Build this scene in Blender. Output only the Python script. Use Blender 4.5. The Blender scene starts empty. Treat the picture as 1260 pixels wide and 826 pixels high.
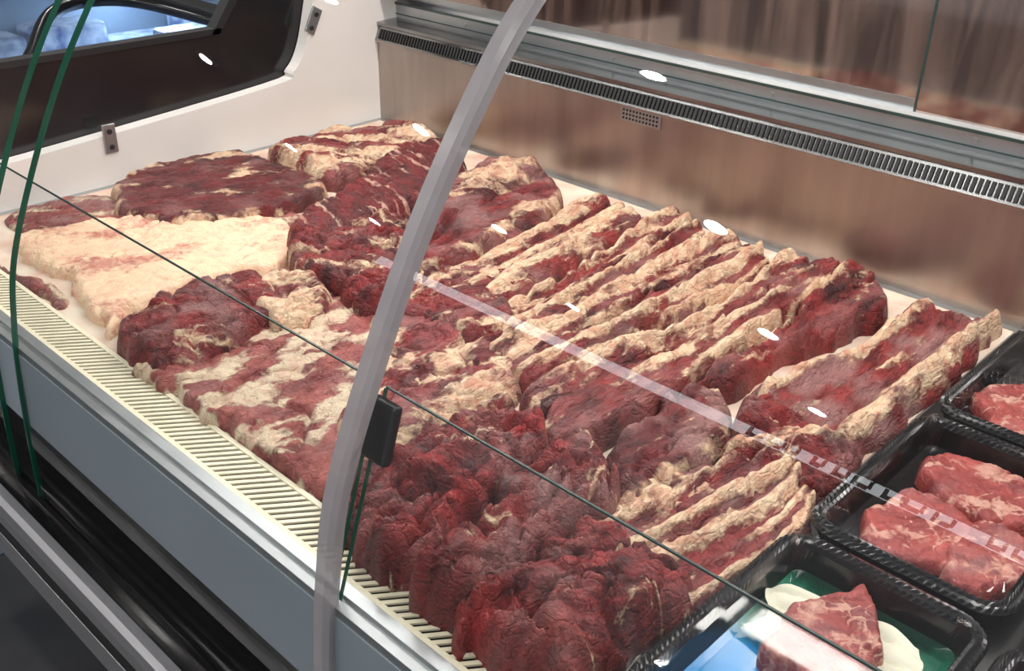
import bpy, math, random
import numpy as np
from mathutils import Matrix, Vector
random.seed(4)
C = bpy.context.scene.collection
bpy.context.scene.view_settings.view_transform='Standard'

# ------------------------------------------------------------------ helpers
def link(ob, parent=None):
    C.objects.link(ob)
    if parent is not None: ob.parent = parent
    return ob
def empty(name, loc=(0,0,0)):
    e = bpy.data.objects.new(name, None); e.location = loc
    e.empty_display_size = .05
    C.objects.link(e); return e
def mesh(name, verts, faces, mats, midx=None, smooth=False, parent=None, origin=None):
    if origin is None:
        a = np.array(verts); origin = (a.min(0)+a.max(0))/2
        if parent is not None: origin = np.zeros(3)
    o = np.array(origin)
    me = bpy.data.meshes.new(name)
    me.from_pydata([tuple(np.array(v)-o) for v in verts], [], faces)
    for m in (mats if isinstance(mats,(list,tuple)) else [mats]): me.materials.append(m)
    if midx is not None: me.polygons.foreach_set('material_index', midx)
    if smooth: me.polygons.foreach_set('use_smooth', [True]*len(me.polygons))
    me.update()
    ob = bpy.data.objects.new(name, me); ob.location = o
    return link(ob, parent)
class B:
    """mesh builder collecting parts"""
    def __init__(s): s.v=[]; s.f=[]; s.m=[]
    def box(s,x0,x1,y0,y1,z0,z1,m=0):
        n=len(s.v)
        s.v += [(x0,y0,z0),(x1,y0,z0),(x1,y1,z0),(x0,y1,z0),(x0,y0,z1),(x1,y0,z1),(x1,y1,z1),(x0,y1,z1)]
        for q in ((0,3,2,1),(4,5,6,7),(0,1,5,4),(1,2,6,5),(2,3,7,6),(3,0,4,7)):
            s.f.append(tuple(n+i for i in q)); s.m.append(m)
    def prism_x(s,prof,x0,x1,m=0,caps=True,closed=True):
        n=len(s.v); k=len(prof)
        for x in (x0,x1): s.v += [(x,p[0],p[1]) for p in prof]
        for i in range(k if closed else k-1):
            j=(i+1)%k
            s.f.append((n+i,n+j,n+k+j,n+k+i)); s.m.append(m)
        if caps:
            s.f.append(tuple(n+i for i in range(k))); s.m.append(m)
            s.f.append(tuple(n+k+i for i in reversed(range(k)))); s.m.append(m)
    def cyl(s,c,axis,r,h,m=0,n=16):
        a=Vector(axis).normalized(); t=a.orthogonal().normalized(); b=a.cross(t); o=len(s.v); c=Vector(c)
        for k in (-.5,.5):
            for i in range(n):
                p=2*math.pi*i/n
                s.v.append(tuple(c+a*h*k+t*r*math.cos(p)+b*r*math.sin(p)))
        for i in range(n):
            j=(i+1)%n; s.f.append((o+i,o+j,o+n+j,o+n+i)); s.m.append(m)
        s.f.append(tuple(o+i for i in reversed(range(n)))); s.m.append(m)
        s.f.append(tuple(o+n+i for i in range(n))); s.m.append(m)
    def make(s,name,mats,parent=None,smooth=False,bevel=0):
        ob = mesh(name,s.v,s.f,mats,s.m,smooth,parent)
        if bevel:
            md=ob.modifiers.new('bevel','BEVEL'); md.width=bevel; md.segments=2; md.limit_method='ANGLE'
        return ob

# ------------------------------------------------------------------ materials
def newmat(name):
    m=bpy.data.materials.new(name); m.use_nodes=True
    nt=m.node_tree; nt.nodes.clear()
    o=nt.nodes.new('ShaderNodeOutputMaterial')
    return m,nt,o
def N(nt,t,**k):
    n=nt.nodes.new(t)
    for a,b in k.items():
        if a.startswith('_'): setattr(n,a[1:],b)
        else: n.inputs[a.replace('__',' ')].default_value=b
    return n
def simple(name,col,rough=.4,metal=0,var=.12,scale=30,bump=0,stretch=None,col2=None,spec=.5):
    m,nt,o=newmat(name); L=nt.links.new
    p=N(nt,'ShaderNodeBsdfPrincipled',Roughness=rough,Metallic=metal)
    p.inputs['Specular IOR Level'].default_value=spec
    tc=N(nt,'ShaderNodeTexCoord'); mp=N(nt,'ShaderNodeMapping')
    if stretch: mp.inputs['Scale'].default_value=stretch
    L(tc.outputs['Object'],mp.inputs[0])
    n=N(nt,'ShaderNodeTexNoise',Scale=scale,Detail=5.0); L(mp.outputs[0],n.inputs['Vector'])
    r=N(nt,'ShaderNodeValToRGB')
    c2=col2 or tuple(c*(1-var*2) for c in col)
    r.color_ramp.elements[0].color=(*c2,1); r.color_ramp.elements[1].color=(*col,1)
    r.color_ramp.elements[0].position=.3; r.color_ramp.elements[1].position=.65
    L(n.outputs['Fac'],r.inputs[0]); L(r.outputs[0],p.inputs['Base Color'])
    if bump:
        b=N(nt,'ShaderNodeBump',Strength=bump,Distance=.002); L(n.outputs['Fac'],b.inputs['Height']); L(b.outputs[0],p.inputs['Normal'])
    L(p.outputs[0],o.inputs[0]); return m
def emis(name,col,s):
    m,nt,o=newmat(name); e=N(nt,'ShaderNodeEmission',Strength=s); e.inputs[0].default_value=(*col,1)
    nt.links.new(e.outputs[0],o.inputs[0]); return m
def thinglass(name,tint=(.97,.985,.98),refl=1.0,rough=0.0):
    m,nt,o=newmat(name); L=nt.links.new
    t=N(nt,'ShaderNodeBsdfTransparent'); t.inputs[0].default_value=(*tint,1)
    g=N(nt,'ShaderNodeBsdfGlossy',Roughness=rough)
    lw=N(nt,'ShaderNodeLayerWeight',Blend=.5)
    pw=N(nt,'ShaderNodeMath',_operation='POWER'); pw.inputs[1].default_value=5
    ma=N(nt,'ShaderNodeMath',_operation='MULTIPLY_ADD'); ma.inputs[1].default_value=.9*refl; ma.inputs[2].default_value=.045*refl
    mx=N(nt,'ShaderNodeMixShader')
    L(lw.outputs['Facing'],pw.inputs[0]); L(pw.outputs[0],ma.inputs[0]); L(ma.outputs[0],mx.inputs[0])
    L(t.outputs[0],mx.inputs[1]); L(g.outputs[0],mx.inputs[2]); L(mx.outputs[0],o.inputs[0])
    return m
def meatmat(name,dark,bright,cream,pink,mem=(.36,.18,.17),fine=.42,bump=1.0,fib=(1,1,1),rough=.40,vein=.07,vs=(62.,)):
    m,nt,o=newmat(name); L=nt.links.new
    p=N(nt,'ShaderNodeBsdfPrincipled')
    p.inputs['Specular IOR Level'].default_value=.45
    p.inputs['Coat Weight'].default_value=.14; p.inputs['Coat Roughness'].default_value=.16
    at=N(nt,'ShaderNodeVertexColor',_layer_name='meat'); sp=N(nt,'ShaderNodeSeparateColor'); L(at.outputs[0],sp.inputs[0])
    tc=N(nt,'ShaderNodeTexCoord')
    mp=N(nt,'ShaderNodeMapping'); mp.inputs['Scale'].default_value=fib; L(tc.outputs['Object'],mp.inputs[0])
    n1=N(nt,'ShaderNodeTexNoise',Scale=110.0,Detail=7.0,Roughness=.68,Distortion=1.0); L(mp.outputs[0],n1.inputs['Vector'])
    n2=N(nt,'ShaderNodeTexNoise',Scale=38.0,Detail=6.0,Roughness=.62,Distortion=1.5); L(tc.outputs['Object'],n2.inputs['Vector'])
    n3=N(nt,'ShaderNodeTexNoise',Scale=420.0,Detail=4.0); L(mp.outputs[0],n3.inputs['Vector'])
    nd=N(nt,'ShaderNodeTexNoise',Scale=45.0,Detail=3.0); L(tc.outputs['Object'],nd.inputs['Vector'])
    vm=N(nt,'ShaderNodeVectorMath',_operation='MULTIPLY_ADD'); vm.inputs[1].default_value=(.022,.022,.022); L(nd.outputs['Color'],vm.inputs[0]); L(mp.outputs[0],vm.inputs[2])
    vo=N(nt,'ShaderNodeTexVoronoi',_feature='DISTANCE_TO_EDGE',Scale=vs[0]); L(vm.outputs[0],vo.inputs['Vector'])
    vl=N(nt,'ShaderNodeMapRange'); vl.inputs['From Min'].default_value=0; vl.inputs['From Max'].default_value=.11; vl.inputs['To Min'].default_value=1; vl.inputs['To Max'].default_value=0
    L(vo.outputs['Distance'],vl.inputs['Value'])
    vmod=N(nt,'ShaderNodeMath',_operation='MULTIPLY'); L(vl.outputs[0],vmod.inputs[0])
    vn=N(nt,'ShaderNodeMapRange'); vn.inputs['From Min'].default_value=.35; vn.inputs['From Max'].default_value=.65; vn.inputs['To Max'].default_value=1.6*vein; L(nd.outputs['Fac'],vn.inputs['Value']); L(vn.outputs[0],vmod.inputs[1])
    a=N(nt,'ShaderNodeMath',_operation='MULTIPLY_ADD'); a.inputs[1].default_value=fine; L(n1.outputs['Fac'],a.inputs[0])
    L(sp.outputs[0],a.inputs[2])
    a2=N(nt,'ShaderNodeMath',_operation='ADD'); L(a.outputs[0],a2.inputs[0]); L(vmod.outputs[0],a2.inputs[1])
    b=N(nt,'ShaderNodeMath',_operation='MULTIPLY_ADD'); b.inputs[1].default_value=.4; L(n2.outputs['Fac'],b.inputs[0]); L(a2.outputs[0],b.inputs[2])
    b2=N(nt,'ShaderNodeMath',_operation='SUBTRACT'); b2.inputs[1].default_value=fine*.5+.2; L(b.outputs[0],b2.inputs[0])
    fm=N(nt,'ShaderNodeMapRange'); fm.inputs['From Min'].default_value=.42; fm.inputs['From Max'].default_value=.60
    L(b2.outputs[0],fm.inputs['Value'])
    g=N(nt,'ShaderNodeMath',_operation='MULTIPLY_ADD'); g.inputs[1].default_value=1.5; L(n1.outputs['Fac'],g.inputs[0]); L(sp.outputs[1],g.inputs[2])
    g2=N(nt,'ShaderNodeMath',_operation='SUBTRACT'); g2.inputs[1].default_value=.75; L(g.outputs[0],g2.inputs[0])
    lr=N(nt,'ShaderNodeValToRGB'); lr.color_ramp.elements[0].position=.12; lr.color_ramp.elements[1].position=.9
    lr.color_ramp.elements[0].color=(*dark,1); lr.color_ramp.elements[1].color=(*bright,1); L(g2.outputs[0],lr.inputs[0])
    fr=N(nt,'ShaderNodeValToRGB'); fr.color_ramp.elements[0].position=.34; fr.color_ramp.elements[1].position=.58
    fr.color_ramp.elements[0].color=(*pink,1); fr.color_ramp.elements[1].color=(*cream,1); L(n2.outputs['Fac'],fr.inputs[0])
    mm=N(nt,'ShaderNodeMix',_data_type='RGBA'); mm.inputs['B'].default_value=(*mem,1)
    L(sp.outputs[2],mm.inputs['Factor']); L(lr.outputs[0],mm.inputs['A'])
    mx=N(nt,'ShaderNodeMix',_data_type='RGBA'); L(fm.outputs[0],mx.inputs['Factor']); L(mm.outputs['Result'],mx.inputs['A']); L(fr.outputs[0],mx.inputs['B'])
    L(mx.outputs['Result'],p.inputs['Base Color'])
    rr=N(nt,'ShaderNodeMapRange'); rr.inputs['To Min'].default_value=rough-.14; rr.inputs['To Max'].default_value=rough+.2; L(n2.outputs['Fac'],rr.inputs['Value'])
    L(rr.outputs[0],p.inputs['Roughness'])
    h=N(nt,'ShaderNodeMath',_operation='MULTIPLY_ADD'); h.inputs[1].default_value=.4; L(n3.outputs['Fac'],h.inputs[0]); L(n1.outputs['Fac'],h.inputs[2])
    h2=N(nt,'ShaderNodeMath',_operation='MULTIPLY_ADD'); h2.inputs[1].default_value=.3; L(fm.outputs[0],h2.inputs[0]); L(h.outputs[0],h2.inputs[2])
    h3=N(nt,'ShaderNodeMath',_operation='MULTIPLY_ADD'); h3.inputs[1].default_value=-.25; L(vl.outputs[0],h3.inputs[0]); L(h2.outputs[0],h3.inputs[2])
    bp=N(nt,'ShaderNodeBump',Strength=bump,Distance=.007); L(h3.outputs[0],bp.inputs['Height']); L(bp.outputs[0],p.inputs['Normal'])
    bp2=N(nt,'ShaderNodeBump',Strength=.5,Distance=.004); L(n1.outputs['Fac'],bp2.inputs['Height']); L(bp2.outputs[0],p.inputs['Coat Normal'])
    L(p.outputs[0],o.inputs[0]); return m

CREAM=(.83,.60,.40); PINKF=(.62,.27,.18)
M_red  = meatmat('lean_beef_red',(.045,.004,.006),(.32,.022,.022),CREAM,PINKF)
M_dark = meatmat('lean_beef_dark',(.035,.004,.006),(.20,.014,.016),CREAM,PINKF,vein=.03)
M_strip= meatmat('beef_strip_fat_edged',(.065,.006,.008),(.35,.042,.040),(.86,.64,.43),(.68,.32,.21),fib=(1.3,.45,1))
M_fat  = meatmat('beef_fat_sheet',(.44,.11,.08),(.64,.26,.18),(.84,.60,.40),(.78,.45,.31),fine=.35,bump=.5,vein=.0)
M_pale = meatmat('beef_pale_sheet',(.19,.022,.024),(.50,.14,.12),(.84,.67,.48),(.72,.45,.33),fine=.5,fib=(1.2,.7,1),vein=.04)
M_brt  = meatmat('lean_beef_bright',(.06,.004,.006),(.42,.026,.025),CREAM,PINKF)
M_neck = meatmat('beef_neck_slice',(.17,.018,.018),(.42,.075,.065),(.60,.33,.25),(.50,.19,.15),fine=.5,vein=.24,vs=(52.,),bump=.5)
M_skirt= meatmat('beef_skirt_grained',(.05,.004,.006),(.24,.016,.018),(.70,.42,.33),(.50,.18,.15),vein=.02)

def steelmat():
    m,nt,o=newmat('brushed_stainless'); L=nt.links.new
    p=N(nt,'ShaderNodeBsdfPrincipled',Roughness=.33,Metallic=1.0)
    tc=N(nt,'ShaderNodeTexCoord'); mp=N(nt,'ShaderNodeMapping'); mp.inputs['Scale'].default_value=(1,1,.10); L(tc.outputs['Object'],mp.inputs[0])
    n=N(nt,'ShaderNodeTexNoise',Scale=26.0,Detail=6.0); L(mp.outputs[0],n.inputs['Vector'])
    n2=N(nt,'ShaderNodeTexNoise',Scale=5.0,Detail=3.0); L(tc.outputs['Object'],n2.inputs['Vector'])
    a=N(nt,'ShaderNodeMath',_operation='ADD'); L(n.outputs['Fac'],a.inputs[0]); L(n2.outputs['Fac'],a.inputs[1])
    r=N(nt,'ShaderNodeValToRGB'); r.color_ramp.elements[0].position=.35; r.color_ramp.elements[1].position=.7
    r.color_ramp.elements[0].color=(.36,.31,.28,1); r.color_ramp.elements[1].color=(.54,.48,.44,1)  # vertical tone streaks also paint soft smeared reflections into the steel
    b=N(nt,'ShaderNodeMath',_operation='MULTIPLY'); b.inputs[1].default_value=.5; L(a.outputs[0],b.inputs[0]); L(b.outputs[0],r.inputs[0])
    L(r.outputs[0],p.inputs['Base Color'])
    bp=N(nt,'ShaderNodeBump',Strength=.30,Distance=.003); L(n.outputs['Fac'],bp.inputs['Height']); L(bp.outputs[0],p.inputs['Normal'])
    L(p.outputs[0],o.inputs[0]); return m
M_steel=steelmat()
M_alu=simple('satin_aluminium',(.46,.48,.49),.32,.9,.05,20)
M_ledge=simple('ledge_steel',(.30,.30,.30),.22,1,.08,14)
M_white=simple('white_abs_panel',(.78,.75,.72),.35,0,.02,8)
M_grey=simple('blue_grey_front_panel',(.30,.35,.40),.32,.2,.04,5)
M_black=simple('black_plastic',(.010,.010,.011),.16,0,.1,40)
M_blackm=simple('black_matte',(.008,.008,.009),.5,0,.1,40)
M_gril=simple('cream_grille_plastic',(.80,.73,.55),.4,0,.05,30)
M_slot=simple('vent_slot_dark',(.010,.010,.010),.6,0,.1,40)
M_lin=simple('butcher_paper_liner',(.70,.60,.49),.45,0,.1,22,col2=(.60,.38,.29),bump=.3)
M_green=simple('green_glass_edge',(.01,.09,.055),.15,0,.1,20)
M_gdark=simple('dark_glass_edge',(.03,.055,.05),.2,0,.1,20)
M_bumper=simple('silver_bumper',(.36,.36,.38),.35,.7,.06,10,stretch=(.3,1,20))
M_floor=simple('grey_floor_tile',(.07,.07,.075),.35,0,.2,4)
M_glass=thinglass('curved_glass_clear')
M_film=thinglass('cling_film',(.95,.96,.97),.8,.04)

# ------------------------------------------------------------------ numpy noise
def perlin(x,y,seed):
    rs=np.random.RandomState(seed%100000); perm=rs.permutation(256); perm=np.concatenate([perm,perm])
    ga=rs.rand(256)*2*np.pi; gx=np.cos(ga); gy=np.sin(ga)
    xi=np.floor(x).astype(int); yi=np.floor(y).astype(int); xf=x-xi; yf=y-yi
    u=xf*xf*xf*(xf*(xf*6-15)+10); v=yf*yf*yf*(yf*(yf*6-15)+10)
    def g(i,j):
        h=perm[(perm[(xi+i)&255]+((yi+j)&255))&511]
        return gx[h]*(xf-i)+gy[h]*(yf-j)
    a=g(0,0); b=g(1,0); c=g(0,1); d=g(1,1)
    return ((a+u*(b-a))*(1-v)+(c+u*(d-c))*v)*1.5
def fbm(x,y,seed,oct=3):
    s=0;a=1.
    for i in range(oct):
        s=s+a*perlin(x*2**i,y*2**i,seed+i*17); a*=.5
    return s/1.6
def ridged(x,y,seed,oct=3):
    s=0;a=1.
    for i in range(oct):
        s=s+a*(1-2*np.abs(perlin(x*2**i,y*2**i,seed+i*31))); a*=.5
    return s/1.75
def catmull(P,k=8,closed=True):
    P=np.array(P,float); n=len(P); out=[]
    rng=range(n) if closed else range(n-1)
    for i in rng:
        if closed: p0,p1,p2,p3=P[i-1],P[i],P[(i+1)%n],P[(i+2)%n]
        else: p0,p1,p2,p3=P[max(i-1,0)],P[i],P[i+1],P[min(i+2,n-1)]
        for j in range(k):
            t=j/k
            out.append(.5*((2*p1)+(-p0+p2)*t+(2*p0-5*p1+4*p2-p3)*t*t+(-p0+3*p1-3*p2+p3)*t**3))
    if not closed: out.append(P[-1])
    return np.array(out)

def meat(name,pts,H,seed,mat,ang=90,w=.016,base=.25,bands=(),amp=.35,fs=(10,30),fold=.005,ffs=(7,38),
         mem=0.,lump=.2,res=.0021,z0=.8012,jag=.006,tint=.45,edgefat=0.,grow=1.0,parent=None,
         cdep=.008,cs=(9,16),seam=.25,med_=.003,back=0.,flaps=0.):
    P=np.array([(-a/1000.,(b+(back if b>1000 else 0))/1000.) for a,b in pts]); c=P.mean(0); P=c+(P-c)*grow
    Q=catmull(P,9)
    e1=perlin(Q[:,0]*30,Q[:,1]*30,seed+5); e2=perlin(Q[:,0]*30+9,Q[:,1]*30+4,seed+6)
    e3=perlin(Q[:,0]*85,Q[:,1]*85,seed+7)
    Q=Q+np.stack([e1,e2],1)*jag*1.6+np.stack([e3,-e3],1)*jag*.7
    x0,y0=Q.min(0)-res*2; x1,y1=Q.max(0)+res*2
    nx=int((x1-x0)/res)+1; ny=int((y1-y0)/res)+1
    X,Y=np.meshgrid(x0+np.arange(nx)*res,y0+np.arange(ny)*res); X=X.ravel(); Y=Y.ravel()
    A=Q; Bq=np.roll(Q,-1,0)
    best=np.full(X.shape,9.); bx=np.zeros_like(X); by=np.zeros_like(Y); inside=np.zeros(X.shape,bool)
    for a,b in zip(A,Bq):
        dx,dy=b-a; l=dx*dx+dy*dy+1e-12
        t=np.clip(((X-a[0])*dx+(Y-a[1])*dy)/l,0,1); px=a[0]+t*dx; py=a[1]+t*dy
        d=np.hypot(X-px,Y-py); mk=d<best; best[mk]=d[mk]; bx[mk]=px[mk]; by[mk]=py[mk]
        cr=((a[1]>Y)!=(b[1]>Y)); 
        xi=a[0]+(Y-a[1])*dx/(dy if abs(dy)>1e-12 else 1e-12)
        inside^=(cr&(X<xi))
    sd=np.where(inside,best,-best)
    keep=sd>-res*1.5
    idx=-np.ones(X.shape,int)
    I=np.arange(nx*ny).reshape(ny,nx)
    q=np.stack([I[:-1,:-1].ravel(),I[:-1,1:].ravel(),I[1:,1:].ravel(),I[1:,:-1].ravel()],1)
    ok=keep[q].all(1)&(inside[q].any(1)); q=q[ok]
    used=np.unique(q); idx[used]=np.arange(len(used)); F=idx[q]
    out=~inside[used]
    x=np.where(out,bx[used],X[used]); y=np.where(out,by[used],Y[used]); d=np.where(out,0,best[used])
    an=math.radians(ang); cu,su=math.cos(an),math.sin(an)
    u=x*cu+y*su; v=-x*su+y*cu
    u0,u1=u.min(),u.max(); nb=24; bi=np.clip(((u-u0)/(u1-u0)*nb).astype(int),0,nb-1)
    vmin=np.array([v[bi==k].min() if (bi==k).any() else v.min() for k in range(nb)])
    vmax=np.array([v[bi==k].max() if (bi==k).any() else v.max() for k in range(nb)])
    cx=u0+(np.arange(nb)+.5)/nb*(u1-u0)
    ker=np.array([1,2,3,2,1])/9.
    sm=lambda a:np.convolve(np.pad(a,2,'edge'),ker,'valid')
    lo=np.interp(u,cx,sm(vmin)); hi=np.interp(u,cx,sm(vmax))
    V=(v-lo)/(hi-lo+1e-6)*2-1; U=(u-u0)/(u1-u0)*2-1
    e=np.clip(d/w,0,1); prof=np.sqrt(np.clip(1-(1-e)**2,0,1))
    warp=fbm(u*6,v*9,seed+1)*.24
    fat=np.full(x.shape,base); hh=np.zeros_like(x)
    endf=1-np.clip((np.abs(U)-.86)/.14,0,1)**2*.8
    for bd in bands:
        v0,bw,st,hb=bd[:4]; ua,ub=(bd[4],bd[5]) if len(bd)>4 else (-9,9)
        gsn=np.exp(-((V-v0-warp)/bw)**2)
        win=1/(1+np.exp(-(U-ua)*9))*1/(1+np.exp((U-ub)*9))
        mod=1+.35*fbm(u*15,v*6,seed+60,2)
        fat=fat+st*gsn*win*(.8+.2*mod); hh=hh+hb*gsn*win*mod*endf
    n=fbm(u*fs[0]+3,v*fs[1],seed+2,5); fat=fat+amp*n
    if edgefat: fat=fat+edgefat*(1-np.clip(d/.012,0,1))
    wu=u+.016*fbm(u*14,v*14,seed+40); wv=v+.016*fbm(u*14+5,v*14,seed+41)
    fo=ridged(wu*ffs[0],wv*ffs[1],seed+3,4)
    med=fbm(u*45,v*60,seed+8,3)
    cp=np.abs(perlin(wu*cs[0],wv*cs[1],seed+50)); cre=np.exp(-(cp/.055)**2)
    cp2=np.abs(perlin(wu*cs[0]*2.3,wv*cs[1]*2.1,seed+51)); cre2=np.exp(-(cp2/.07)**2)
    # terraced plates: torn muscle layers
    st_=fbm(wu*cs[0]*1.3,wv*cs[1]*1.2,seed+52,3)*2.8; fr_=st_-np.floor(st_)
    terr=(np.floor(st_)+np.clip(fr_*6,0,1))*.5
    # overlapping flaps: saw-tooth shingles along a warped axis
    fl=0
    if flaps:
        s_=(u*8+v*11+2.2*fbm(u*7,v*7,seed+70,3)); fq=s_-np.floor(s_)
        fl=flaps*(fq-.5-1.0*np.clip((fq-.92)/.08,0,1))
        fat=fat+.30*np.exp(-((fq-.88)/.04)**2)*(.5+1.2*perlin(u*20,v*20,seed+71))
    sp_=np.abs(perlin(wu*cs[0]*1.4+7,wv*cs[1]*1.6,seed+53)); sm_=np.exp(-(sp_/.05)**2)
    fat=fat+seam*sm_*(.6+.8*perlin(u*12,v*12,seed+54))
    z=prof*(H*.86*(1+lump*fbm(u*8,v*11,seed+4,2)*1.6)+hh+fl+fold*fo+med_*med-cdep*cre-cdep*.5*cre2+cdep*.7*terr)
    z=np.maximum(z,.0012*prof)+z0
    z[out]=z0-.0006
    G=np.clip(tint+.6*fbm(u*18,v*40,seed+9,4)+.12*fo+.3*fbm(u*9,v*9,seed+55,2),0,1)
    Mb=np.clip(mem*(.3+2.2*fbm(u*13,v*18,seed+10,5)),0,.85) if mem else np.clip(.9*fbm(u*14,v*18,seed+10,4),0,.5)
    V3=np.stack([x,y,z],1); o=(V3.min(0)+V3.max(0))/2; 
    me=bpy.data.meshes.new(name); me.from_pydata((V3-o).tolist(),[],F.tolist())
    ca=me.color_attributes.new('meat','FLOAT_COLOR','POINT')
    ca.data.foreach_set('color',np.stack([np.clip(fat,0,1),G,Mb,np.ones_like(x)],1).astype(np.float32).ravel())
    me.polygons.foreach_set('use_smooth',[True]*len(me.polygons)); me.materials.append(mat)
    me.update()
    ob=bpy.data.objects.new(name,me); ob.location=o
    return link(ob,parent)

# ------------------------------------------------------------------ display case
XL,XR=-1.596,.45
case=empty('refrigerated_meat_display_case',(0,0,0))
b=B()
b.box(XL,XR,.43,1.285,.765,.80,0)          # deck
b.box(-1.58,-.325,.436,1.27,.80,.8010,1)   # paper liner
b.box(-.322,XR,.436,1.28,.80,.8012,2)
b.make('deck',[M_alu,M_lin,M_blackm],case)
# rear stainless lining with slotted fold, ledge and rail
b=B()
b.prism_x([(1.285,.79),(1.285,.951),(1.279,.9535),(1.279,.957),(1.2915,.983),(1.33,.986),(1.33,.79)],XL,XR,0)
b.prism_x([(1.2783,.9565),(1.2909,.9838),(1.2925,.9838),(1.2803,.9565)],XL,XR,1)
b.prism_x([(1.285,.984),(1.285,.990),(1.345,.993),(1.345,.986)],XL,XR,1)
b.prism_x([(1.335,.99),(1.335,1.022),(1.341,1.026),(1.347,1.022),(1.351,1.022),(1.351,1.04),(1.357,1.04),(1.357,.99)],XL,XR,2)
b.box(XL,XR,1.332,1.336,1.018,1.022,3)
b.box(XL,XR,1.3335,1.3345,.999,1.001,3)
b.make('rear_steel_lining',[M_steel,M_ledge,M_alu,M_gdark],case)
b=B(); x=XL+.01
while x<XR:
    b.prism_x([(1.2785,.9605),(1.2775,.9612),(1.2855,.9785),(1.287,.9780)],x,x+.0044,0); x+=.0078
b.make('rear_vent_slots',[M_slot],case)
b=B(); b.box(-.985,-.905,1.2825,1.2855,.930,.953,0)
for r in range(3):
    for i in range(11):
        b.cyl((-.978+i*.0066,1.2822,.935+r*.0065),(0,1,0),.0019,.001,1,8)
b.make('sensor_plate',[M_alu,M_slot],case)
b=B()
for x in (-1.4,-1.05,-.75,-.45,-.15): b.cyl((x,1.3345,1.008),(0,1,0),.004,.003,0)
b.make('rail_screws',[M_alu],case)
# rear sliding doors (mirrored)
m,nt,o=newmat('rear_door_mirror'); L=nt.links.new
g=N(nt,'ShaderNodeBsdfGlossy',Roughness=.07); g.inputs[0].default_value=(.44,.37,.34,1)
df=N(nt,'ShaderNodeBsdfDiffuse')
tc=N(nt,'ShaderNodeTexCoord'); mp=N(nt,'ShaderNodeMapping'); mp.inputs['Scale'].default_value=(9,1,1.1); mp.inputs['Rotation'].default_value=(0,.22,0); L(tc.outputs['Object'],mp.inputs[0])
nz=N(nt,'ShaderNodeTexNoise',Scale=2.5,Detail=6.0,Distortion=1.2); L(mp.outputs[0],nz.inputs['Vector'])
cr_=N(nt,'ShaderNodeValToRGB'); cr_.color_ramp.elements[0].position=.38; cr_.color_ramp.elements[0].color=(.07,.04,.036,1); cr_.color_ramp.elements[1].position=.66; cr_.color_ramp.elements[1].color=(.32,.21,.17,1)  # brown streaks painted into the diffuse colour, imitating smeared meat reflections
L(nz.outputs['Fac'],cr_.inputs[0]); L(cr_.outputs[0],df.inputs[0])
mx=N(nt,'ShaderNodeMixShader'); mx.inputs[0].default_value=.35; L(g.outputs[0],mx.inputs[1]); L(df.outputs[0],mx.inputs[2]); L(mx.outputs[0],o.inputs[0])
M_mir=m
b=B()
b.box(XL,-.50,1.353,1.357,1.02,1.55,0); b.box(-.54,XR,1.346,1.350,1.02,1.55,0)
b.box(-.542,-.5385,1.3455,1.3505,1.02,1.55,1)
b.box(XL,XR,1.35,1.358,1.55,1.58,2)
b.make('rear_sliding_doors',[M_mir,M_gdark,M_alu],case)
# left end panel (white lip) and black outer end glass
b=B()
top=catmull([(.40,.868),(.576,.874),(1.03,.907),(1.085,.926),(1.115,.968),(1.14,1.05),(1.17,1.15),(1.19,1.25),(1.22,1.45)],5,False)
prof=[tuple(p) for p in top]+[(1.36,1.45),(1.36,.76),(.40,.76)]
b.prism_x(prof,XL-.028,XL,0)
b.make('end_panel_white',[M_white],case)
b=B()
b.prism_x([(.36,.70),(1.30,.70),(1.30,1.25),(1.09,1.25),(1.0,1.08),(.955,1.013),(.36,1.013)],XL-.045,XL-.030,0)
b.box(XL-.052,XL-.026,.34,.96,1.008,1.018,1)
b.prism_x([(.94,1.008),(.955,1.006),(1.01,1.075),(1.10,1.25),(1.085,1.25),(.995,1.08)],XL-.052,XL-.026,1)
b.box(XL-.02,XL+.10,1.29,1.36,1.06,1.09,1)
b.make('end_panel_black',[M_black,M_blackm],case)
def hinge(name,y,z,tilt):
    b=B(); b.box(XL,XL+.004,-.011,.011,-.024,.024,0)
    for dz in (-.014,.012): b.cyl((XL+.005,0,dz),(1,0,0),.0045,.003,1)
    ob=b.make(name,[M_alu,M_slot],case,bevel=.001)
    ob.location=(0,y,z); ob.rotation_euler=(tilt,0,0)
hinge('hinge_plate',.716,.878,0); hinge('hinge_plate_upper',1.135,1.012,-.5)
# front: grille
b=B()
b.box(XL,XR,.428,.4335,.797,.8055,0); b.box(XL,XR,.3835,.389,.797,.8055,0)
x=XL-.03
while x<XR:
    n=len(b.v); dx=.030; t=.0054
    for zz in (.8025,.8045):
        b.v += [(x,.389,zz),(x+t,.389,zz),(x+t+dx,.4285,zz),(x+dx,.4285,zz)]
    for q in ((0,3,2,1),(4,5,6,7),(0,1,5,4),(1,2,6,5),(2,3,7,6),(3,0,4,7)):
        b.f.append(tuple(n+i for i in q)); b.m.append(0)
    x+=.0105
b.box(XL,XR,.384,.434,.780,.782,1)
b.make('front_air_grille',[M_gril,M_blackm],case)
b=B()
b.prism_x([(.3835,.80),(.3835,.806),(.372,.806),(.371,.802),(.366,.802),(.365,.807),(.357,.807),(.357,.795),(.3835,.79)],XL,XR,0)
b.make('glass_channel_rail',[M_alu],case)
b=B(); b.prism_x([(.356,.797),(.350,.70),(.362,.70),(.375,.797)],XL-.03,XR,0)
b.make('front_panel_grey',[M_grey],case)
b=B()
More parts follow.
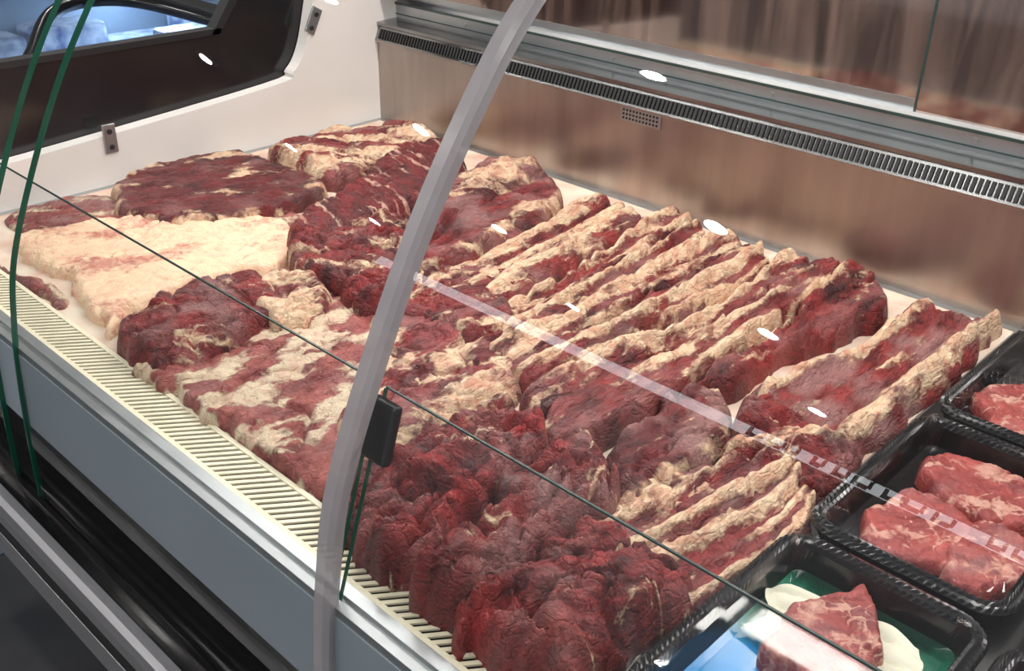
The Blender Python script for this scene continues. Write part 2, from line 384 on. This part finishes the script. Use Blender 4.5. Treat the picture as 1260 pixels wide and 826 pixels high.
b.prism_x([(.375,.70),(.375,.61),(.345,.605),(.345,.592),(.30,.59),(.30,.50),(.50,.50),(.50,.76),(.43,.76),(.40,.70)],XL-.03,XR,0)
for yy in (.352,.335,.318): b.prism_x([(yy,.59),(yy,.598),(yy+.006,.598),(yy+.006,.59)],XL-.03,XR,0)
b.make('front_recess_black',[M_black],case)
b=B()
b.prism_x([(.300,.615),(.293,.612),(.290,.60),(.290,.582),(.294,.580),(.294,.560),(.290,.557),(.290,.52),(.296,.507),(.31,.505),(.31,.615)],XL-.05,XR,0)
b.box(XL-.05,XR,.2895,.2945,.5615,.5785,1)
b.make('bumper_rail',[M_bumper,M_blackm],case)
b=B(); b.box(XL,XR,.52,1.32,0,.765,0); b.make('case_body',[M_blackm],case)

# curved front glass
cur=catmull([(.342,.592),(.345,.68),(.350,.76),(.358,.83),(.375,.913),(.418,1.014),(.470,1.112),(.530,1.200),(.581,1.258),(.66,1.32),(.78,1.375),(.95,1.40),(1.2,1.405)],8,False)
def glass(name,x0,x1,edges=()):
    b=B(); pr=[tuple(p) for p in cur]
    b.prism_x(pr,x0,x1,0,caps=False,closed=False)
    ob=b.make(name,[M_glass],case,smooth=True)
    for i,xe in enumerate(edges):
        e=B(); nrm=[]
        for k in range(len(cur)):
            t=cur[min(k+1,len(cur)-1)]-cur[max(k-1,0)]; t/=np.linalg.norm(t); nrm.append(np.array([-t[1],t[0]]))
        inn=[tuple(cur[k]-nrm[k]*.004) for k in range(len(cur))]
        outp=[tuple(cur[k]+nrm[k]*.002) for k in range(len(cur))]
        for k in range(len(cur)-1):
            n=len(e.v)
            for kk in (k,k+1):
                for P_ in (inn,outp):
                    for xx in (xe-.0013,xe+.0013): e.v.append((xx,*P_[kk]))
            for q in ((0,1,5,4),(2,6,7,3),(0,4,6,2),(1,3,7,5)):
                e.f.append(tuple(n+j for j in q)); e.m.append(0)
        e.make(name+'_edge',[M_green],case)
glass('curved_glass_right',-.54,XR)
glass('curved_glass_mid',-1.14,-.54,(-1.14,))
glass('curved_glass_far',-1.60,-1.21,(-1.21,))
# glass joint profile (translucent plastic)
m,nt,o=newmat('frosted_joint_plastic'); p=N(nt,'ShaderNodeBsdfPrincipled',Roughness=.22); p.inputs['Base Color'].default_value=(.36,.34,.36,1)
t=N(nt,'ShaderNodeBsdfTransparent'); mx=N(nt,'ShaderNodeMixShader')
tc=N(nt,'ShaderNodeTexCoord'); nz=N(nt,'ShaderNodeTexNoise',Scale=25.0); mr=N(nt,'ShaderNodeMapRange'); mr.inputs['To Min'].default_value=.6; mr.inputs['To Max'].default_value=.95
nt.links.new(tc.outputs['Object'],nz.inputs['Vector']); nt.links.new(nz.outputs['Fac'],mr.inputs['Value']); nt.links.new(mr.outputs[0],mx.inputs[0])
nt.links.new(t.outputs[0],mx.inputs[1]); nt.links.new(p.outputs[0],mx.inputs[2]); nt.links.new(mx.outputs[0],o.inputs[0]); M_joint=m
e=B(); K=len(cur); sec=[(-.010,-.006),(-.010,.003),(-.006,.007),(.006,.007),(.010,.003),(.010,-.006),(.004,-.009),(-.004,-.009)]
for k in range(K):
    tt=cur[min(k+1,K-1)]-cur[max(k-1,0)]; tt/=np.linalg.norm(tt); nn=np.array([-tt[1],tt[0]])
    for sx,sn in sec:
        pnt=cur[k]+nn*sn; e.v.append((-.54+sx,pnt[0],pnt[1]))
S=len(sec)
for k in range(K-1):
    for i in range(S):
        j=(i+1)%S; e.f.append((k*S+i,k*S+j,(k+1)*S+j,(k+1)*S+i)); e.m.append(0)
e.make('glass_joint_bar',[M_joint],case,smooth=False)
# low inner splash glass
b=B()
for x0,x1 in ((-1.27,-.548),(-.538,XR)):
    b.prism_x([(.367,.80),(.427,.984)],x0,x1,0,caps=False,closed=False)
    b.prism_x([(.4262,.9838),(.4280,.9834),(.4283,.9850),(.4264,.9853)],x0,x1,1)
for xe in (-.548,-.538,-1.27):
    b.prism_x([(.3655,.80),(.3685,.80),(.4285,.984),(.4255,.984)],xe-.0008,xe+.0008,2)
b.make('splash_glass',[M_glass,M_gdark,M_green],case)
b=B()
b.box(-.015,.015,-.004,.006,-.026,.026,0)
ob=b.make('glass_clamp',[M_black],case,bevel=.003)
ob.location=(-.532,.414,.952); ob.rotation_euler=(-.31,0,0)

# ------------------------------------------------------------------ meat
skirt=[(1173,767),(1224,832),(1252,923),(1334,1055),(1356,1167),(1311,1195),(1219,1148),(1158,1063),(1132,955),(1120,850),(1135,790)]
meat('beef_scrap',[(1560,520),(1575,620),(1500,700),(1380,790),(1270,850),(1240,800),(1380,650),(1450,520)],.008,11,M_pale,60,base=.32,amp=.5,mem=.8,fold=.003,cdep=.003)
meat('beef_scrap',[(1390,440),(1330,452),(1270,462),(1210,450),(1240,437),(1320,436)],.008,13,M_pale,0,base=.45,amp=.5,mem=.8,fold=.002,cdep=.002,w=.01)
meat('beef_fat_sheet',[(1443,481),(1452,538),(1402,653),(1269,795),(1178,783),(1107,711),(1141,656),(1140,582),(1126,494),(1089,454),(1178,456),(1270,483),(1333,474)],
     .018,21,M_fat,80,base=.66,amp=.42,fs=(8,14),fold=.003,ffs=(10,14),w=.012,res=.003,lump=.25,cdep=.004,seam=-.15,med_=.0015)
meat('beef_flank',[(1512,662),(1573,743),(1567,813),(1549,913),(1468,933),(1361,940),(1288,919),(1271,829),(1291,742),(1323,673),(1384,642),(1446,642)],
     .030,33,M_dark,75,base=.16,amp=.85,fs=(14,28),fold=.003,ffs=(5,16),w=.012,edgefat=.30,bands=[(.85,.12,.3,0)],cdep=.002,cs=(6,9),seam=.12,tint=.5,lump=.12)
meat('beef_brisket_fat_cap',[(1532,979),(1537,1068),(1489,1143),(1492,1194),(1424,1215),(1354,1194),(1344,1134),(1321,1027),(1305,955),(1365,950),(1461,960)],
     .034,41,M_strip,50,base=.50,amp=.7,fs=(9,20),fold=.006,back=30)
meat('beef_skirt',skirt,.038,51,M_skirt,-12,base=.25,amp=.85,fs=(9,95),fold=.004,ffs=(6,80),w=.016,edgefat=.1,cdep=.003,seam=.1,mem=.01,back=20)
meat('beef_rib_piece',[(1055,896),(1156,1044),(1179,1138),(1138,1213),(1040,1168),(951,1078),(925,989),(912,896),(907,824),(933,797)],
     .044,61,M_red,70,base=.14,amp=.55,fs=(8,24),bands=[(.45,.3,.5,.006,-.2,2),(-.75,.15,.35,.006),(.0,.07,0,-.012)],mem=.6,w=.02,fold=.006,cs=(6,14),back=30)
meat('beef_chuck_piece',[(1151,754),(1135,803),(1111,874),(1063,911),(987,851),(909,762),(899,688),(974,695),(1057,698)],
     .042,71,M_red,40,base=.20,amp=.65,fs=(12,26),w=.014,fold=.007,ffs=(8,30),lump=.35,cdep=.012,flaps=.010)
meat('beef_chuck_piece',[(1061,443),(1094,486),(1101,562),(1097,630),(1051,649),(990,626),(954,584),(941,510),(951,459),(972,431)],
     .036,81,M_red,60,base=.17,amp=.6,fs=(9,20),w=.016,fold=.005,mem=.5,cdep=.008,flaps=.008)
meat('beef_trimming',[(1075,659),(1045,709),(974,692),(942,658),(937,600),(959,588),(1020,600)],.034,91,M_strip,50,base=.42,amp=.7,w=.014,fold=.006)
meat('beef_flank_sheet',[(996,430),(999,576),(996,696),(940,719),(867,698),(765,600),(650,490),(655,440),(774,434),(905,430)],
     .016,101,M_pale,85,base=.60,amp=1.0,fs=(14,30),w=.010,fold=.004,ffs=(8,22),res=.0026,cdep=.006,seam=-.15,tint=.5,
     bands=[(.38,.14,-.3,0),(-.25,.16,-.35,.003),(-.85,.16,-.5,0)])
meat('beef_flank_sheet',[(799,600),(852,686),(945,807),(838,795),(728,755),(648,705),(652,653),(662,592),(649,536),(645,473),(694,490),(760,540)],
     .026,111,M_strip,75,base=.56,amp=.9,fs=(12,28),w=.012,fold=.006,ffs=(7,28),cdep=.010,
     bands=[(.4,.12,-.4,.0),(0,.13,-.45,.003),(-.5,.12,-.3,0)])
meat('beef_trimming',[(870,790),(930,790),(925,850),(870,905),(800,860),(790,800)],.031,115,M_red,80,base=.30,amp=.8,cdep=.01)
meat('beef_trimming',[(820,720),(870,700),(880,800),(800,830),(735,780),(720,730)],.038,117,M_red,80,base=.26,amp=.8,cdep=.01)
ST=dict(mat=M_strip,ang=90,w=.010,fs=(9,52),ffs=(5,60),fold=.0045,amp=.6,jag=.006,cs=(4,32),cdep=.005,seam=.2,back=24)
meat('beef_rib_strip',[(914,830),(929,912),(944,1027),(970,1147),(935,1184),(884,1165),(870,1050),(858,940),(845,830),(870,815)],
     .022,121,base=.33,bands=[(.6,.28,.4,.012),(-.5,.25,.35,.010),(.05,.12,-.1,-.01)],**ST)
meat('beef_rib_strip',[(850,835),(865,940),(878,1050),(895,1150),(851,1165),(831,1058),(815,953),(800,858),(815,813)],
     .028,125,base=.37,bands=[(.3,.4,.3,.010),(-.8,.15,-.2,-.006)],mem=.4,**ST)
meat('beef_rib_strip',[(796,782),(794,867),(802,989),(839,1143),(840,1225),(798,1210),(775,1100),(768,980),(758,850),(762,775)],
     .026,131,base=.31,bands=[(.5,.3,.42,.014),(-.5,.2,.3,.008)],mem=.3,**ST)
meat('beef_rib_strip',[(765,790),(765,870),(772,990),(782,1110),(800,1200),(764,1200),(736,1141),(740,1015),(720,861),(710,778),(737,751)],
     .029,135,base=.26,bands=[(.2,.2,.45,.012),(-.75,.2,.4,.008)],mem=.4,**ST)
meat('beef_rib_strip',[(736,736),(719,860),(739,1032),(726,1168),(688,1190),(680,1080),(682,960),(680,850),(695,735)],
     .030,141,base=.42,bands=[(.5,.35,.4,.014),(-.7,.2,.1,.004)],**ST)
meat('beef_rib_strip',[(700,740),(686,860),(692,1000),(695,1120),(675,1195),(620,1137),(627,1005),(636,883),(638,754),(658,705)],
     .031,145,base=.25,bands=[(-.2,.24,.5,.014),(.7,.12,-.1,-.012),(-.8,.15,.35,.004)],mem=.4,**ST)
meat('beef_rib_strip',[(634,696),(632,788),(604,919),(601,1036),(627,1156),(600,1200),(577,1150),(568,1020),(572,900),(580,780),(585,680)],
     .036,151,base=.36,bands=[(.5,.35,.4,.014,-.8,2),(-.6,.15,-.1,-.008)],**ST)
meat('beef_rib_strip',[(598,700),(592,800),(580,920),(582,1040),(600,1150),(573,1233),(535,1176),(527,1030),(519,879),(526,783),(519,667),(560,645)],
     .036,155,base=.24,bands=[(.2,.24,.5,.012,-.5,.6),(-.7,.2,.4,.006,-.2,.6)],mem=.3,**ST)
meat('beef_rib_strip',[(520,831),(515,930),(519,1020),(547,1234),(457,1182),(459,1067),(480,965),(492,815)],
     .040,161,M_red,90,w=.012,fs=(8,40),ffs=(5,60),fold=.006,amp=.5,base=.17,cs=(5,22),bands=[(.8,.2,.45,.006),(-.3,.15,.2,.0)],back=12)
meat('beef_rib_strip',[(467,880),(451,975),(437,1106),(433,1209),(395,1232),(338,1242),(322,1062),(323,877),(334,846),(399,866),(442,857)],
     .018,171,base=.17,mem=.9,bands=[(.76,.18,.5,.018),(-.68,.2,.5,.020),(.1,.08,.3,.006),(-.3,.07,0,-.006)],**{**ST,'back':8,'w':.018})
meat('beef_chuck_piece',[(493,644),(515,714),(517,816),(475,847),(428,782),(412,736),(422,670),(440,620),(462,629)],
     .038,181,M_dark,80,base=.15,amp=.55,fs=(10,26),mem=1.1,w=.018,fold=.006,bands=[(-.8,.2,.4,.002),(.1,.06,.3,0)],cs=(7,13),cdep=.009,jag=.010)
meat('beef_chuck_piece',[(420,748),(451,825),(440,871),(375,857),(324,846),(312,791),(329,746),(374,756),(407,742)],
     .036,191,M_red,60,base=.22,amp=.65,w=.014,fold=.006,bands=[(-.2,.25,.4,.006)],cdep=.012,flaps=.01)
meat('beef_trimming',[(440,600),(450,640),(430,700),(400,750),(350,770),(330,740),(360,690),(400,620)],.026,195,M_strip,80,base=.42,amp=.7,w=.014)
RS=dict(w=.014,fs=(14,34),ffs=(10,30),fold=.008,cs=(12,18),cdep=.014,seam=.40,amp=.55,lump=.4,jag=.010,flaps=.016,tint=.45,res=.0019)
meat('beef_shin_roast',[(567,405),(620,470),(641,596),(606,654),(557,650),(531,586),(522,524),(509,471),(501,419)],
     .046,202,M_brt,75,base=.09,mem=.4,**RS)
meat('beef_shin_roast',[(498,412),(513,476),(541,586),(536,651),(481,647),(446,610),(444,546),(444,485),(436,438),(441,404)],
     .044,212,M_red,100,base=.14,mem=.6,**RS)
meat('beef_plate_strip',[(443,545),(422,634),(410,719),(382,777),(350,765),(352,700),(365,620),(372,545),(405,538)],
     .029,221,base=.24,mem=.5,bands=[(.6,.2,.4,.010),(-.5,.25,.5,.014)],**ST)
meat('beef_plate_strip',[(385,550),(372,640),(360,720),(360,770),(334,768),(311,729),(319,672),(330,600),(331,557),(360,545)],
     .031,225,base=.26,mem=.5,bands=[(.1,.28,.5,.012)],**ST)
meat('beef_plate_strip',[(350,530),(340,620),(335,754),(321,765),(300,698),(305,609),(312,540)],.027,231,base=.25,mem=.4,bands=[(.3,.2,.4,.006),(-.5,.2,.4,.006)],**ST)
meat('beef_shin_roast',[(442,445),(440,490),(434,556),(392,582),(338,578),(317,558),(317,494),(322,443),(329,414),(370,402),(408,400),(436,399)],
     .048,242,M_brt,60,base=.11,mem=.3,**RS)
meat('beef_shin_roast',[(630,420),(660,470),(655,560),(640,610),(600,560),(560,440),(600,405)],.026,251,M_dark,75,base=.1,amp=.5,fold=.008)

# ------------------------------------------------------------------ trays
M_tray=simple('black_tray_plastic',(.012,.012,.013),.18,0,.1,60)
m,nt,o=newmat('tray_painted_reflection'); L=nt.links.new  # blue and green reflections painted into the tray floor colour
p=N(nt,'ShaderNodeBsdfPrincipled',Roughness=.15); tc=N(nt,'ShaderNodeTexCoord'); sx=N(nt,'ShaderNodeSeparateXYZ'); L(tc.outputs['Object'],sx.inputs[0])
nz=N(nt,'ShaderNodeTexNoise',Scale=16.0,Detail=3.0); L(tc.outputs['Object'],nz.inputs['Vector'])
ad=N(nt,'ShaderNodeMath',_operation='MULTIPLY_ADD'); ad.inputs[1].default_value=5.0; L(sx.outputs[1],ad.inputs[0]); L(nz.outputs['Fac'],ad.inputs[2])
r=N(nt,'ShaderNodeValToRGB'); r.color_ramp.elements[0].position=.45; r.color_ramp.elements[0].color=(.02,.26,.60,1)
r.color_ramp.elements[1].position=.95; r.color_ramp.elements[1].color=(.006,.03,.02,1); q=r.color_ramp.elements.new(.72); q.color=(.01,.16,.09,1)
L(ad.outputs[0],r.inputs[0]); L(r.outputs[0],p.inputs['Base Color']); L(p.outputs[0],o.inputs[0]); M_tray_refl=m
M_paper=simple('greaseproof_paper',(.66,.64,.50),.5,0,.06,40)
def rr(x0,x1,y0,y1,rad,ins,n=14):
    x0+=ins;x1-=ins;y0+=ins;y1-=ins; rad=max(rad-ins,.004); out=[]
    for cx,cy,a0 in ((x1-rad,y1-rad,0),(x0+rad,y1-rad,90),(x0+rad,y0+rad,180),(x1-rad,y0+rad,270)):
        for i in range(n+1):
            a=math.radians(a0+90*i/n); out.append((cx+rad*math.cos(a),cy+rad*math.sin(a)))
    P=np.array(out+[out[0]]); s=np.concatenate([[0],np.cumsum(np.linalg.norm(np.diff(P,axis=0),axis=1))])
    t=np.linspace(0,s[-1],241)[:-1]
    return np.stack([np.interp(t,s,P[:,0]),np.interp(t,s,P[:,1])],1)
def tray(name,x0,x1,y0,y1,inner=None,z=.802):
    root=empty(name,((x0+x1)/2,(y0+y1)/2,z))
    rings=[(.012,0),(.006,.020),(.001,.024),(.0,.027),(.002,.030),(.005,.031),(.008,.029),(.010,.031),(.013,.030),(.015,.026),(.020,.006),(.026,.003)]
    v=[];f=[]
    for k,(ins,zz) in enumerate(rings):
        R=rr(x0,x1,y0,y1,.03,ins)
        for i,pt in enumerate(R):
            rb=(.0014 if i%2 and k in (4,5,7,8) else 0)
            v.append((pt[0],pt[1],z+zz+rb))
    n=240; mi=[]
    for k in range(len(rings)-1):
        for i in range(n): j=(i+1)%n; f.append((k*n+i,k*n+j,(k+1)*n+j,(k+1)*n+i)); mi.append(1 if k>=10 else 0)
    f.append(tuple((len(rings)-1)*n+i for i in range(n))); f.append(tuple(reversed(range(n))))
    mi+=[1,0]
    ob=mesh('shell',v,f,[M_tray,inner or M_tray],mi,False,None,origin=root.location); 
    ob.parent=root; ob.location=(0,0,0)
    v=[];f=[]
    L_=[(.008,.032),(.012,.040),(.018,.043),(.026,.0435)]
    for ins,zz in L_:
        for pt in rr(x0,x1,y0,y1,.03,ins): v.append((pt[0],pt[1],z+zz))
    for k in range(len(L_)-1):
        for i in range(n): j=(i+1)%n; f.append((k*n+i,k*n+j,(k+1)*n+j,(k+1)*n+i))
    f.append(tuple((len(L_)-1)*n+i for i in range(n)))
    ob=mesh('clear_lid',v,f,[M_film],None,False,None,origin=root.location); ob.parent=root; ob.location=(0,0,0)
    return root
def slice_(root,cx,cy,a,bb,seed,H=.018,rot=0):
    pts=[]
    for i in range(11):
        t=2*math.pi*i/11; rr_=1+.10*math.sin(3*t+seed)+.07*math.sin(5*t+seed*2)
        X_=a*math.cos(t)*rr_; Y_=bb*math.sin(t)*rr_
        pts.append((-(cx+X_*math.cos(rot)-Y_*math.sin(rot))*1000,(cy+X_*math.sin(rot)+Y_*math.cos(rot))*1000))
    ob=meat('neck_slice',pts,H,seed,M_neck,ang=30,w=.007,base=.26,amp=.6,fs=(28,34),fold=.002,ffs=(30,30),z0=.806,jag=.004,tint=.45,res=.0017,cdep=.003,cs=(24,28),seam=.35,med_=.0012)
    ob.parent=root; ob.location=Vector(ob.location)-root.location
TX0,TX1=-.308,-.125
tA=tray('black_meat_tray',TX0,TX1,.70,.958)
slice_(tA,-.232,.785,.050,.062,303,.016); slice_(tA,-.210,.880,.064,.050,307,.020); slice_(tA,-.170,.785,.034,.060,309,.020)
tB=tray('black_meat_tray',TX0,TX1,.435,.69,M_tray_refl)
# crumpled paper under the slice
v=[];f=[]; gn=26
for i in range(gn):
    for j in range(gn):
        a=i/(gn-1)-.5; c_=j/(gn-1)-.5
        px=-.222+a*.115*(1+.15*math.sin(7*c_)); py=.605+c_*.085*(1+.2*math.sin(5*a+1))
        v.append((px,py,.8085+.004*abs(math.sin(9*a+4*c_))+.003*abs(math.sin(13*c_-5*a))+.02*max(0,abs(a)-.36)))
for i in range(gn-1):
    for j in range(gn-1): f.append((i*gn+j,(i+1)*gn+j,(i+1)*gn+j+1,i*gn+j+1))
ob=mesh('paper_sheet',v,f,[M_paper],None,False,None,origin=tB.location); ob.parent=tB; ob.location=(0,0,0)
slice_(tB,-.222,.600,.040,.062,311,.024)
tC=tray('black_meat_tray',TX0,TX1,.968,1.225)
slice_(tC,-.24,1.06,.05,.065,313); slice_(tC,-.19,1.15,.055,.055,317)
for i,(y0,y1) in enumerate(((.435,.69),(.70,.958),(.968,1.225))):
    t_=tray('black_meat_tray',-.118,.065,y0,y1); slice_(t_,-.04,(y0+y1)/2-.03,.055,.06,321+i); slice_(t_,-.02,(y0+y1)/2+.06,.05,.04,331+i)

# ------------------------------------------------------------------ surroundings
b=B(); b.box(-6,3,-5,5,-.02,0,0); b.make('floor',[M_floor])
M_ceil=simple('ceiling_grey',(.16,.16,.17),.8,0,.03,3)
b=B(); b.box(-6,3,-5,5,2.82,2.86,0); b.make('ceiling',[M_ceil])
M_wall=simple('wall_grey',(.16,.16,.17),.7,0,.05,3)
b=B(); b.box(-6,3,4.9,5,0,2.82,0); b.make('wall_back',[M_wall])
b=B(); b.box(-6.1,-6,-5,5,0,2.82,0); b.make('wall_left',[M_wall])
# neighbouring freezer
fz=empty('glass_lid_freezer',(0,0,0))
M_fw=simple('freezer_white_blue',(.42,.56,.75),.3,0,.2,5)
b=B()
b.box(-3.1,-1.85,.1,2.6,0,.55,0); b.box(-3.1,-3.0,.1,2.6,.55,.88,0); b.box(-1.95,-1.85,.1,2.6,.55,.88,0)
b.box(-3.1,-1.85,2.5,2.6,.55,.88,0); b.box(-3.1,-1.85,.1,.2,.55,.88,0)
b.box(-3.12,-2.98,.08,2.62,.88,.91,1); b.box(-1.97,-1.83,.08,2.62,.88,.91,1); b.box(-3.0,-1.95,1.30,1.36,.885,.915,1); b.box(-3.0,-1.95,2.48,2.6,.885,.915,1)
b.make('freezer_cabinet',[M_fw,M_blackm],fz,bevel=.004)
b=B()
M_pk=simple('frozen_pack_blue',(.62,.72,.85),.25,0,.4,26,col2=(.07,.13,.33))
for i in range(10):
    for j in range(6):
        xx=-2.97+j*.168; yy=.22+i*.225; b.box(xx,xx+.14,yy,yy+.20,.55,.66+.16*random.random(),0)
b.make('frozen_packs',[M_pk],fz,bevel=.012)
b=B(); b.box(-2.98,-1.97,.1,2.5,.895,.898,0); b.make('freezer_glass_lid',[thinglass('freezer_glass',(.92,.96,1.),1.0)],fz)
cu=bpy.data.curves.new('freezer_handle','CURVE'); cu.dimensions='3D'; s=cu.splines.new('BEZIER'); s.bezier_points.add(2)
for bpnt,co in zip(s.bezier_points,[(-2.0,.75,.91),(-2.25,1.02,.97),(-2.05,1.27,.91)]):
    bpnt.co=co; bpnt.handle_left_type=bpnt.handle_right_type='AUTO'
cu.bevel_depth=.014; cu.materials.append(M_black); link(bpy.data.objects.new('freezer_handle',cu),fz)

# ------------------------------------------------------------------ lights
def area(name,loc,sx,sy,P,col,rot=(0,0,0),shape='RECTANGLE',parent=None):
    l=bpy.data.lights.new(name,'AREA'); l.shape=shape; l.size=sx
    if shape=='RECTANGLE': l.size_y=sy
    l.energy=P; l.color=col; ob=bpy.data.objects.new(name,l); ob.location=loc; ob.rotation_euler=rot
    return link(ob,parent)
area('canopy_led_lamp',(-.75,1.20,1.50),2.2,.05,11.5,(1,.94,.90),(math.radians(-22),0,0))
area('added_front_fill',(-.6,.80,1.365),2.0,.03,4.5,(1,.95,.92),(math.radians(-12),0,0))  # unseen fill light, added to brighten the meat near the front
area('freezer_lamp',(-2.5,.22,.86),.9,.03,5,(.75,.88,1),(math.radians(50),0,0))
area('freezer_lamp',(-2.5,1.4,.88),.9,.03,7,(.75,.88,1),(math.radians(0),0,0))
M_ring=simple('downlight_trim',(.7,.7,.7),.4,0,.02,10)
for X_ in (-4.6,-3.0,-1.6,-.2,1.2):
    for Y_ in (-2.9,-2.0,-1.15,-.17,1.0,2.2):
        rt=empty('ceiling_downlight',(X_,Y_,2.81))
        b=B()
        K=24
        for k in range(K):
            a=2*math.pi*k/K
            for r_,zz in ((.045,-.008),(.065,-.008),(.07,.008)): b.v.append((r_*math.cos(a),r_*math.sin(a),zz))
        for k in range(K):
            j=(k+1)%K
            for q in (0,1): b.f.append((k*3+q,k*3+q+1,j*3+q+1,j*3+q)); b.m.append(0)
        ob=b.make('trim',[M_ring],rt)
        area('lamp',(0,0,-.004),.084,.084,7,(1,.96,.92),shape='DISK',parent=rt)
# lit sign board across the aisle
sg=empty('shop_sign_light',(0,0,0))
b=B(); b.box(-3.6,0,-2.34,-2.30,2.08,2.22,1); b.box(-3.6,0,-2.30,-2.295,2.11,2.19,0)
x=-1.5
while x<-.35:
    if random.random()<.75:
        w_=random.uniform(.03,.06)
        b.box(x,x+w_,-2.296,-2.29,2.115,2.145,1); b.box(x,x+.014,-2.296,-2.29,2.12,2.185,1)
        b.box(x+w_,x+w_+.012,-2.296,-2.29,2.13,2.185,1)
    x+=random.uniform(.07,.11)
b.make('sign_board',[emis('sign_white',(.9,.95,1),8),M_blackm],sg)

w=bpy.data.worlds.new('shop_ambient'); bpy.context.scene.world=w; w.use_nodes=True
w.node_tree.nodes['Background'].inputs[0].default_value=(.95,.95,1,1); w.node_tree.nodes['Background'].inputs[1].default_value=.38

# ------------------------------------------------------------------ camera
cam=bpy.data.cameras.new('camera'); cam.lens=35.8; cam.sensor_width=36; cam.clip_start=.02
co=bpy.data.objects.new('camera',cam); C.objects.link(co)
R=Matrix(((0.7194,-0.3421,0.6046),(0.6945,0.3309,-0.6389),(0.0185,0.8795,0.4756)))
co.matrix_world=Matrix.Translation((0,0,1.4))@R.to_4x4()
bpy.context.scene.camera=co
